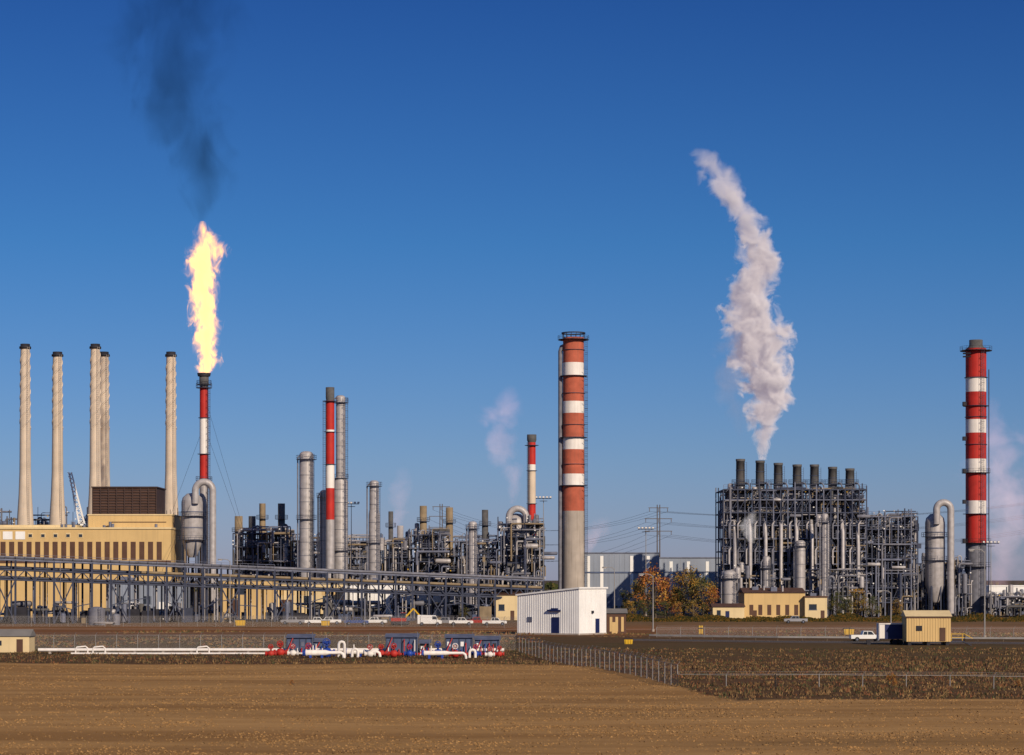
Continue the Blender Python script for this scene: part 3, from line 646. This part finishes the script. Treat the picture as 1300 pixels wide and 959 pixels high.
def fence(pts,h=2.3,step=3.0,name='chain_link_fence',link=True):
    po=M();W=M(); uvs=[];acc=0
    for a,b in zip(pts[:-1],pts[1:]):
        a=Vector(a);b=Vector(b);L_=(b-a).length;n=max(1,int(L_/step))
        for i in range(n+1):
            q=a.lerp(b,i/n); z=relief(q.x,q.y); po.cyl((q.x,q.y,z-.2),(q.x,q.y,z+h),.045,.045,postm,6); po.beam((q.x,q.y,z+h),(q.x+.25,q.y-.2,z+h+.35),.04,postm)
            if i<n:
                q2=a.lerp(b,(i+1)/n); z2=relief(q2.x,q2.y)
                po.beam((q.x,q.y,z+h-.02),(q2.x,q2.y,z2+h-.02),.04,postm)
                for e in(.12,.3): po.beam((q.x+e*.7,q.y-e*.5,z+h+e),(q2.x+e*.7,q2.y-e*.5,z2+h+e),.015,postm)
                if link:
                    W.add([(q.x,q.y,z),(q2.x,q2.y,z2),(q2.x,q2.y,z2+h),(q.x,q.y,z+h)],[(0,1,2,3)],LK); s=L_/n
                    uvs+= [(acc,0),(acc+s,0),(acc+s,h),(acc,h)]; acc+=s
    e=finish(name,(pts[0][0],pts[0][1],0),{'posts_and_rails':po,'wire_mesh':W})
    for c in e.children:
        if c.name.startswith('wire_mesh'):
            ul=c.data.uv_layers.new(name='UVMap')
            for i,uv in enumerate(uvs): ul.data[i].uv=uv
fence([(0.6,346,0),(16.6,237,0)],2.2)
fence([(16.6,237,0),(26,233,0),(60,231,0),(110,228,0)],1.25,4.0,'wire_fence',False)
fence([(-95,347,0),(0.6,346,0)])
fence([(26,425,0),(60,420,0),(150,412,0)],1.8,4)
fence([(-130,520,0),(-20,515,0),(2,500,0)],2.2,4)
gr=M(); pts=[(24,399.5),(45,386),(110,372),(180,370)]
for a,b in zip(pts[:-1],pts[1:]):
    gr.beam((a[0],a[1]+14,.65),(b[0],b[1]+14,.65),.08,postm,.3); n=int(math.dist(a,b)/4)
    for i in range(n): t_=i/n; gr.box(a[0]+(b[0]-a[0])*t_-.06,a[0]+(b[0]-a[0])*t_+.06,a[1]+(b[1]-a[1])*t_+14.06,a[1]+(b[1]-a[1])*t_+14.2,0,.7,wood)
finish('guard_rail',(24,410,0),gr)

# ------------------------------------------------------------ vehicles
def pickup(x,y,ang,paint,van=False):
    b=M();w=M();gl=M(); ca,sa=math.cos(ang),math.sin(ang)
    def T(p): return (x+p[0]*ca-p[1]*sa,y+p[0]*sa+p[1]*ca,p[2])
    def prof(m,pr,hw,mt):
        n=len(pr); v=[T((a,-hw,z)) for a,z in pr]+[T((a,hw,z)) for a,z in pr]
        m.add(v,[tuple(range(n)),tuple(range(2*n-1,n-1,-1))]+[(i,n+i,n+(i+1)%n,(i+1)%n) for i in range(n)],mt)
    if van:
        prof(b,[(-2.7,.45),(2.7,.45),(2.75,1.1),(1.9,1.35),(1.4,2.3),(-2.6,2.4),(-2.7,2.2)],.98,paint); prof(gl,[(1.25,1.4),(1.75,1.4),(1.35,2.1),(.6,2.1),(.6,1.4)],.995,glass)
        gl.add([T((1.93,-.85,1.38)),T((1.93,.85,1.38)),T((1.45,.8,2.25)),T((1.45,-.8,2.25))],[(0,1,2,3)],glass)
    else:
        prof(b,[(-2.75,.5),(2.7,.5),(2.75,.95),(2.6,1.08),(1.3,1.15),(.75,1.78),(-.65,1.8),(-.85,1.15),(-2.75,1.15)],.95,paint)
        prof(gl,[(1.1,1.17),(.68,1.68),(.05,1.7),(.05,1.17)],.965,glass); prof(gl,[(-.05,1.17),(-.05,1.7),(-.58,1.7),(-.74,1.17)],.965,glass)
        b.add([T((-2.6,-.8,1.155)),T((-1,-.8,1.155)),T((-1,.8,1.155)),T((-2.6,.8,1.155))],[(0,1,2,3)],dark)
    for wx in(-1.75,1.75):
        for s in(-1,1): w.cyl(T((wx,s*.72,.4)),T((wx,s*1.0,.4)),.4,.4,rubber,16); w.cyl(T((wx,s*.98,.4)),T((wx,s*1.02,.4)),.2,.2,galvl,10)
    for s in(-1,1): b.add([T((2.76,s*.8,.8)),T((2.76,s*.5,.8)),T((2.76,s*.5,1.0)),T((2.76,s*.8,1.0))],[(0,1,2,3)],white)
    finish('delivery_van' if van else 'pickup_truck',(x,y,0),{'body':b,'wheels':w,'windows':gl})
wp=mat('vehicle_white',(.75,.75,.75),.25,0,.05); rp_=mat('vehicle_red',(.35,.03,.02),.3,0,.1); bp_=mat('vehicle_blue',(.03,.06,.2),.3,0,.1); sp=mat('vehicle_silver',(.4,.4,.42),.3,.4,.1)
for px,d,a,m_,vn in((402,538,0.1,wp,False),(418,542,3.2,wp,False),(452,535,.2,bp_,False),(476,540,3.1,wp,False),(545,530,.1,wp,True),(566,536,3.0,sp,False),(585,532,.1,wp,False),(606,538,3.14,rp_,False),(628,530,0,wp,False),(372,542,3.1,sp,False),(1100,395,.05,wp,False),(1010,556,3.1,sp,False)):
    pickup(X(px,d),d,a,m_,vn)
d=532;x=X(508,d);b=M();ar=M();tr=M()
tr.hvessel(x-2.0,x+2.0,d-1.2,.5,.45,dark,10); tr.hvessel(x-2.0,x+2.0,d+1.2,.5,.45,dark,10)
b.box(x-2.0,x+1.4,d-1.3,d+1.3,.95,1.7,rp_); b.box(x+.2,x+1.3,d-1.35,d-.1,1.7,2.8,glass); b.box(x+.15,x+1.35,d-1.4,d-.05,2.8,2.9,rp_)
ar.beam((x+1.0,d,1.6),(x+3.0,d,3.8),.35,yellow); ar.beam((x+3.0,d,3.8),(x+4.6,d,2.0),.28,yellow); ar.beam((x+4.6,d,2.0),(x+4.2,d,1.0),.7,dark)
finish('excavator',(x,d,0),{'cab':b,'boom_arm':ar,'tracks':tr})
d=376;x0,x1=X(1116,d),X(1148,d);b=M();w=M()
b.box(x0,x1,d,d+2.5,.9,3.4,navy); b.box(x0-.02,x0+.06,d-.02,d+2.52,.88,3.42,white); b.box(x0,x1,d-.04,d,3.25,3.42,white); b.beam((x0,d+1.2,.8),(x0-1.6,d+1.2,.6),.15,dark); b.box(x0-1.8,x0-1.2,d+.9,d+1.5,0,.7,dark)
b.box(x0+.1,x0+.9,d-.05,d,1.0,3.2,white)
for xx in(x1-1.5,x1-.6): w.cyl((xx,d-.1,.42),(xx,d+.2,.42),.42,.42,rubber,14); w.cyl((xx,d+2.3,.42),(xx,d+2.6,.42),.42,.42,rubber,14)
finish('box_trailer',(x0,d,0),{'box':b,'wheels':w})
for px,d,sc in((305,530,.8),(1078,445,.7),(798,380,.5),(413,530,.7)):
    x=X(px,d);b=M(); a_,c_,h_=1.2*sc,1.4*sc,1.5*sc
    b.add([(x-a_,d,0),(x+a_,d,0),(x+c_,d,h_),(x-c_,d,h_),(x-a_,d+1.6*sc,0),(x+a_,d+1.6*sc,0),(x+c_,d+1.6*sc,h_),(x-c_,d+1.6*sc,h_)],[(0,1,2,3),(5,4,7,6),(1,5,6,2),(4,0,3,7),(0,4,5,1)],yellow)
    b.box(x-c_-.05,x+c_+.05,d-.05,d+1.65*sc,h_,h_+.1,dark)
    for q in(-.8,0,.8): b.box(x+q*sc-.06,x+q*sc+.06,d-.1,d+.02,.1,h_-.05,yellow)
    finish('waste_skip',(x,d,0),b)
for px,d in((888,452),(891,452),(700,470),(1120,440),(1160,440)):
    b=M();x=X(px,d);b.rev(x,d,[(.2,0),(.22,1.4),(.15,1.55),(.01,1.58)],yellow,10);b.rev(x,d,[(.23,.9),(.24,1.1)],dark,10);finish('marker_post',(x,d,0),b)

# ------------------------------------------------------------ poles, lamps, lines
def lamp(px,d,top,kind='cobra'):
    x=X(px,d);z=Z(top,d);b=M();h=M(); b.cyl((x,d,0),(x,d,z),.16,.08,postm,8); b.cyl((x,d,0),(x,d,.5),.3,.3,greyconc,8)
    if kind=='cobra':
        b.tube([(x,d,z-.3),(x-.5,d,z+.2),(x-1.4,d,z+.35),(x-2,d,z+.3)],.07,postm,6); h.hvessel(x-2.9,x-1.8,d,z+.25,.18,postm,8); h.box(x-2.7,x-2,d-.12,d+.12,z+.02,z+.08,white)
        finish('street_lamp',(x,d,0),{'pole':b,'lamp_head':h})
    else:
        b.beam((x-2.2,d,z),(x+2.2,d,z),.2,galv); b.ring(x,d,z-.8,.2,1.1,galv,False,10)
        for q in(-2,-1,0,1,2): h.box(x+q*1.0-.3,x+q*1.0+.3,d-.5,d+.1,z+.15,z+.6,alumd); h.box(x+q-.25,x+q+.25,d-.55,d-.51,z+.2,z+.55,white)
        finish('floodlight_mast',(x,d,0),{'pole':b,'floodlights':h})
lamp(829,470,731); lamp(1250,420,700); lamp(292,560,712); lamp(780,560,722); lamp(1131,500,752)
lamp(690,670,633,'f'); lamp(446,665,640,'f'); lamp(820,670,672,'f'); lamp(1258,640,690,'f')
poles=[]
for px,d,top in((836,760,641),(1480,900,600),(560,860,640)):
    x=X(px,d);z=Z(top,d);b=M();i_=M()
    for s in(-1.2,1.2): b.cyl((x+s*.35,d,0),(x+s*.35,d,z),.22,.14,wood,8)
    for q,l in((1.0,3.2),(4.5,4.4),(8.5,4.4)):
        b.beam((x-l,d,z-q),(x+l,d,z-q),.2,wood)
        for s in(-l+.3,0,l-.3): i_.cyl((x+s,d,z-q-1.2),(x+s,d,z-q),.12,.12,alumd,6)
    finish('transmission_pole',(x,d,0),{'poles_and_crossarms':b,'insulators':i_}); poles.append((x,d,z))
wl=M()
def cat(a,b,sag):
    a=Vector(a);b=Vector(b);pts=[]
    for i in range(17):
        t_=i/16; q=a.lerp(b,t_); q.z-=sag*4*t_*(1-t_); pts.append(q)
    wl.tube(pts,.035,dark,5)
for q,l in((2.2,2.9),(5.7,4.1),(9.7,4.1)):
    for s in(-l,0,l):
        for b_ in(1,2):
            cat((poles[0][0]+s,760,poles[0][2]-q),(poles[b_][0]+s,poles[b_][1],poles[b_][2]-q),6+q*.4)
finish('power_lines',(poles[0][0],760,0),wl)

# ------------------------------------------------------------ trees
lf={}
def leafmat(n,c): return mat(n,c,.8,0,.35,.8)
lf['orange']=[leafmat('leaf_orange',(.40,.14,.03)),leafmat('leaf_rust',(.20,.07,.025)),leafmat('leaf_gold',(.42,.23,.04))]
lf['green']=[leafmat('leaf_green',(.07,.085,.025)),leafmat('leaf_olive',(.14,.12,.035)),leafmat('leaf_dark',(.035,.045,.016))]
lf['gold']=[lf['orange'][2],lf['green'][1],leafmat('leaf_ochre',(.26,.16,.035))]
bark=mat('bark',(.09,.07,.05),.9,0,.3,2)
def tree(x,y,h,kind,rng,name='autumn_tree'):
    tk=M();lv=M(); z0=relief(x,y) if y<350 else 0
    lean=rng.uniform(-.4,.4); tk.tube([(x,y,z0-.2),(x+lean*.3,y,z0+h*.3),(x+lean,y,z0+h*.6),(x+lean*1.2,y,z0+h*.9)],.1,bark,7,[h*.028,h*.022,h*.014,h*.004])
    cl=[]
    for i in range(20):
        a=rng.uniform(0,6.28); zz=rng.uniform(.15,.85); rr=h*.34*math.sin(math.pi*min(1,(zz+.05)))**.7*rng.uniform(.4,1.15)
        e=Vector((x+lean+rr*math.cos(a),y+rr*math.sin(a),z0+h*(zz+.08))); s=Vector((x+lean*zz,y,z0+h*zz*.75))
        tk.tube([s,s.lerp(e,.5)+Vector((0,0,h*.02)),e],.05,bark,5,[h*.011,h*.007,h*.002]); cl.append(e)
    cl.append(Vector((x+lean,y,z0+h*.93)))
    for c in cl:
        mm=rng.choice(kind); R_=h*rng.uniform(.06,.14)
        for j in range(int(75)):
            v=Vector((rng.gauss(0,.6),rng.gauss(0,.6),rng.gauss(0,.5)))*R_; q=c+v; s=h*rng.uniform(.010,.022)
            a=Vector((rng.uniform(-1,1),rng.uniform(-1,1),rng.uniform(-1,1))).normalized()*s; b=Vector((rng.uniform(-1,1),rng.uniform(-1,1),rng.uniform(-1,1))).normalized()*s
            lv.add([q-a,q+b,q+a,q-b],[(0,1,2,3)],mm if rng.random()<.75 else rng.choice(kind))
    finish(name,(x,y,0),{'trunk':tk,'foliage':lv})
for px,d,h,kd in((793,640,7,'green'),(806,632,9,'green'),(818,645,11,'gold'),(832,628,14,'orange'),(846,640,10,'orange'),(858,634,8,'green'),(868,642,12,'gold'),(880,630,13.5,'gold'),(893,640,11,'green'),(903,632,8.5,'orange'),(800,610,5,'gold'),(818,612,5,'green'),(845,600,5,'green'),(862,600,4.5,'orange'),(880,602,5,'gold'),(895,604,4,'green'),(825,605,4.5,'green'),(1062,620,7,'green'),(1075,615,6,'green'),(1090,622,8,'gold'),(1108,618,6,'green'),(700,640,5,'green'),(590,600,4,'green'),(1140,625,5,'gold')):
    tree(X(px,d),d,h,lf[kd],R)
for px,d,h in ((1130,232,1.5),(1136,234,1.0),(1290,235,.8),(375,242,.7),(700,330,1.0)):
    tree(X(px,d),d,h,lf['orange'],R,'autumn_shrub')
tl=M()
for i in range(9000):
    x=R.uniform(-900,1400); y=1900+R.uniform(0,60); hh=5+4*mnoise.noise(Vector((x*.02,0,0)))+3*mnoise.noise(Vector((x*.1,5,0))); z=R.uniform(0,hh)
    s=R.uniform(.8,1.8); tl.add([(x-s,y,z),(x,y-s*.5,z+s),(x+s,y,z+.2),(x,y+.5*s,z-s)],[(0,1,2,3)],R.choice(lf['green']))
finish('distant_tree_line',(0,1900,0),tl)
sb=M()
for i in range(14000):
    px=R.uniform(740,1330); d_=R.uniform(575,600); x=X(px,d_); hh=.5+2.2*max(0,mnoise.noise(Vector((x*.15,2,0)))+.2); z=R.uniform(0,hh); s=R.uniform(.1,.22)
    sb.add([(x-s,d_,z),(x,d_-s,z+s),(x+s,d_,z),(x,d_+s,z-s)],[(0,1,2,3)],R.choice(lf['green']+lf['gold']))
finish('shrub_belt',(0,590,0),sb)

# ------------------------------------------------------------ volumes
def plume(name,path,d,kind,dens,col=(1,1,1),nscale=.25,amp=1.4,sharp=3.0,emis=0.0,ecol=(1,1,1),aniso=0,step=.12,fade=None,pad=1.6,detail=5.0,zs=1.0,bias=.55,rough=.58,dist=.4):
    k=d/F; P=[(X(px,d),Z(e,d),w*k/2) for px,e,w in path]; x0=P[0][0]; z0=P[0][1]; z1=P[-1][1]; hgt=z1-z0
    xmin=min(p[0]-x0 for p in P)-1; xmax=max(p[0]-x0 for p in P)+1; rm=max(p[2] for p in P)*1.02
    dm=M(); m,nt,N,L=nodes(name+'_volume')
    out=N.new('ShaderNodeOutputMaterial'); tc=N.new('ShaderNodeTexCoord'); s=N.new('ShaderNodeSeparateXYZ'); L.new(tc.outputs['Object'],s.inputs[0])
    def ma(op,a,b=0.0,c=None,clamp=False):
        n=N.new('ShaderNodeMath'); n.operation=op; n.use_clamp=clamp
        for i,q in enumerate((a,b,c)):
            if q is None: continue
            if isinstance(q,(int,float)): n.inputs[i].default_value=q
            else: L.new(q,n.inputs[i])
        return n.outputs[0]
    t_=ma('DIVIDE',s.outputs[2],hgt,None,True)
    def curve(vals):
        fc=N.new('ShaderNodeFloatCurve'); c=fc.mapping.curves[0]
        c.points[0].location=(0,vals[0]); c.points[1].location=(1,vals[-1])
        for i in range(1,len(vals)-1): c.points.new((P[i][1]-z0)/hgt,vals[i])
        fc.mapping.update(); L.new(t_,fc.inputs['Value']); return fc.outputs[0]
    cx=ma('ADD',ma('MULTIPLY',curve([(p[0]-x0-xmin)/(xmax-xmin) for p in P]),xmax-xmin),xmin)
    rr=ma('MULTIPLY',curve([p[2]/rm for p in P]),rm)
    dx=ma('SUBTRACT',s.outputs[0],cx); dd=ma('SQRT',ma('ADD',ma('MULTIPLY',dx,dx),ma('MULTIPLY',s.outputs[1],s.outputs[1])))
    q=ma('DIVIDE',dd,rr)
    mp=N.new('ShaderNodeMapping'); mp.inputs['Scale'].default_value=(1,1,zs); L.new(tc.outputs['Object'],mp.inputs[0])
    n=N.new('ShaderNodeTexNoise'); n.inputs['Scale'].default_value=nscale; n.inputs['Detail'].default_value=detail; n.inputs['Roughness'].default_value=rough; n.inputs['Distortion'].default_value=dist; L.new(mp.outputs[0],n.inputs['Vector'])
    f=ma('ADD',ma('SUBTRACT',1.0,q),ma('MULTIPLY',ma('SUBTRACT',n.outputs[0],bias),amp*2))
    f=ma('MULTIPLY',f,sharp,None,True)
    if fade: f=ma('MULTIPLY',f,curve(fade))
    if kind=='emit': f=ma('MULTIPLY',f,f)
    den=ma('MULTIPLY',f,dens)
    if kind=='scatter':
        vs_=N.new('ShaderNodeVolumeScatter'); vs_.inputs['Color'].default_value=col+(1,); vs_.inputs['Anisotropy'].default_value=aniso; L.new(den,vs_.inputs['Density'])
        scatter_glow=N.new('ShaderNodeEmission'); scatter_glow.inputs['Color'].default_value=ecol+(1,); L.new(ma('MULTIPLY',den,emis),scatter_glow.inputs['Strength'])  # added glow in steam and smoke, stands in for multiply scattered light
        ad=N.new('ShaderNodeAddShader'); L.new(vs_.outputs[0],ad.inputs[0]); L.new(scatter_glow.outputs[0],ad.inputs[1]); L.new(ad.outputs[0],out.inputs['Volume'])
    elif kind=='absorb':
        a_=N.new('ShaderNodeVolumeAbsorption'); a_.inputs['Color'].default_value=col+(1,); L.new(den,a_.inputs['Density']); L.new(a_.outputs[0],out.inputs['Volume'])
    else:
        # hot gas: glows and, being sooty, also absorbs what is behind it
        e_=N.new('ShaderNodeEmission'); L.new(den,e_.inputs['Strength']); e_.inputs['Color'].default_value=ecol+(1,)
        a_=N.new('ShaderNodeVolumeAbsorption'); a_.inputs['Color'].default_value=(.2,.15,.08,1); L.new(ma('MULTIPLY',f,.5),a_.inputs['Density'])
        ad=N.new('ShaderNodeAddShader'); L.new(e_.outputs[0],ad.inputs[0]); L.new(a_.outputs[0],ad.inputs[1]); L.new(ad.outputs[0],out.inputs['Volume'])
    try: m.cycles.volume_step_rate=step
    except Exception: pass
    v=[];nn=12
    PP=[(P[0][0],P[0][1]-.01,P[0][2])]+P[1:]
    for (x,z,r_) in PP:
        for i in range(nn): a=2*math.pi*i/nn; v.append((x+r_*pad*math.cos(a),d+r_*pad*math.sin(a),z))
    f_=[(j*nn+i,j*nn+(i+1)%nn,(j+1)*nn+(i+1)%nn,(j+1)*nn+i) for j in range(len(PP)-1) for i in range(nn)]+[tuple(range(nn))[::-1],tuple(range((len(PP)-1)*nn,len(PP)*nn))]
    dm.add(v,f_,m); return finish(name,(x0,d,z0),dm)
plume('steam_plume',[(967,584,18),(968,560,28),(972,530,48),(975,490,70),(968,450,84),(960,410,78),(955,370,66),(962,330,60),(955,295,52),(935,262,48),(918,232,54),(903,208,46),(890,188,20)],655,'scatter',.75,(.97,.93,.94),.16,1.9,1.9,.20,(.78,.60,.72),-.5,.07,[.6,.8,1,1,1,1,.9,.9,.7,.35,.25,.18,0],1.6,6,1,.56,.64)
plume('steam_wisp',[(940,560,10),(936,530,34),(932,490,48),(930,455,50),(936,420,40),(940,390,10)],666,'scatter',.10,(.8,.7,.8),.12,1.7,1.4,.25,(.7,.6,.8),-.3,.12,[0,.7,1,1,.6,0],1.5)
plume('gas_flame',[(261,474,20),(262,460,30),(262,430,36),(260,400,34),(259,370,38),(257,340,40),(263,322,46),(265,308,38),(259,293,22),(257,281,10)],650,'emit',2.3,ecol=(1.0,.43,.085),nscale=.36,amp=1.9,sharp=1.3,step=.05,fade=[1,1,1,1,1,.95,.85,.72,.66,.5],pad=1.5,detail=6,zs=.55,bias=.53,rough=.62,dist=1.2)
plume('black_smoke',[(255,284,16),(253,265,50),(258,240,84),(250,205,104),(236,165,120),(224,120,140),(222,75,150),(228,30,160),(235,-30,160)],650,'absorb',.062,(.10,.03,0),.085,1.9,1.3,step=.15,fade=[1,1,.7,1,.7,.5,.42,.42,.25],pad=1.5,detail=6,zs=.6,bias=.55,rough=.62,dist=.8)
for pth,dd_,dn in (([(650,640,12),(652,610,30),(640,575,46),(636,545,54),(640,515,50),(645,488,24)],760,.13),([(497,700,12),(500,670,26),(505,640,36),(508,610,30),(510,590,10)],760,.07),([(742,705,16),(750,690,34),(760,672,38),(768,655,16)],800,.12),([(1262,760,50),(1270,700,80),(1278,640,100),(1268,590,90),(1262,540,66),(1260,500,28)],760,.08)):
    n_=len(pth); plume('pink_smoke',pth,dd_,'scatter',dn,(.50,.30,.34),.11,1.8,1.4,.17,(.80,.48,.66),-.3,.12,[.6]+[1]*(n_-3)+[.6,0],1.5,5,1,.56,.62)
plume('steam_wisp',[(955,690,10),(950,675,24),(953,660,20),(957,648,6)],638,'scatter',.25,(.95,.95,.95),.3,1.5,2.0,.25,(.7,.7,.8),-.3,.12,[.6,1,.8,0],1.6)

# ------------------------------------------------------------ light, sky, camera
az=math.radians(180-30); el=math.radians(27)
w=bpy.data.worlds.new('World'); scn.world=w; w.use_nodes=True; nt=w.node_tree; N=nt.nodes; L=nt.links; N.clear()
out=N.new('ShaderNodeOutputWorld'); bg=N.new('ShaderNodeBackground'); sky=N.new('ShaderNodeTexSky'); sky.sky_type='NISHITA'; sky.sun_disc=False; sky.sun_elevation=el; sky.sun_rotation=az; sky.dust_density=.2; sky.ozone_density=3.0; sky.air_density=1.0
tc=N.new('ShaderNodeTexCoord'); sx=N.new('ShaderNodeSeparateXYZ'); L.new(tc.outputs['Generated'],sx.inputs[0])
cr=N.new('ShaderNodeValToRGB'); L.new(sx.outputs[2],cr.inputs[0]); e=cr.color_ramp
e.elements[0].position=0; e.elements[0].color=(.35,.39,.72,1); e.elements[1].position=.6; e.elements[1].color=(.5,.6,.8,1)
q=e.elements.new(.24); q.color=(.085,.235,.53,1)
q=e.elements.new(.14); q.color=(.145,.345,.63,1)
q=e.elements.new(.05); q.color=(.28,.39,.68,1)
mx=N.new('ShaderNodeMix'); mx.data_type='RGBA'; mx.blend_type='MULTIPLY'; mx.inputs[0].default_value=1; L.new(sky.outputs[0],mx.inputs[6]); L.new(cr.outputs[0],mx.inputs[7])
L.new(mx.outputs[2],bg.inputs[0]); bg.inputs[1].default_value=.1; L.new(bg.outputs[0],out.inputs[0])
sl=bpy.data.lights.new('sun','SUN'); sl.energy=4.4; sl.angle=math.radians(.5); sl.color=(1,.83,.62); so=bpy.data.objects.new('sun',sl); scn.collection.objects.link(so)
to=Vector((math.sin(az)*math.cos(el),math.cos(az)*math.cos(el),math.sin(el))); so.rotation_euler=(-to).to_track_quat('-Z','Y').to_euler(); so.location=(100,-100,200)
cam=bpy.data.cameras.new('camera'); co=bpy.data.objects.new('camera',cam); scn.collection.objects.link(co); co.location=(0,0,H); co.rotation_euler=(math.radians(90),0,0)
cam.sensor_width=36; cam.lens=36*F/1300; cam.shift_y=255.5/1300; cam.clip_start=1; cam.clip_end=30000; scn.camera=co
scn.view_settings.view_transform='Standard'; scn.view_settings.look='None'; scn.view_settings.exposure=0
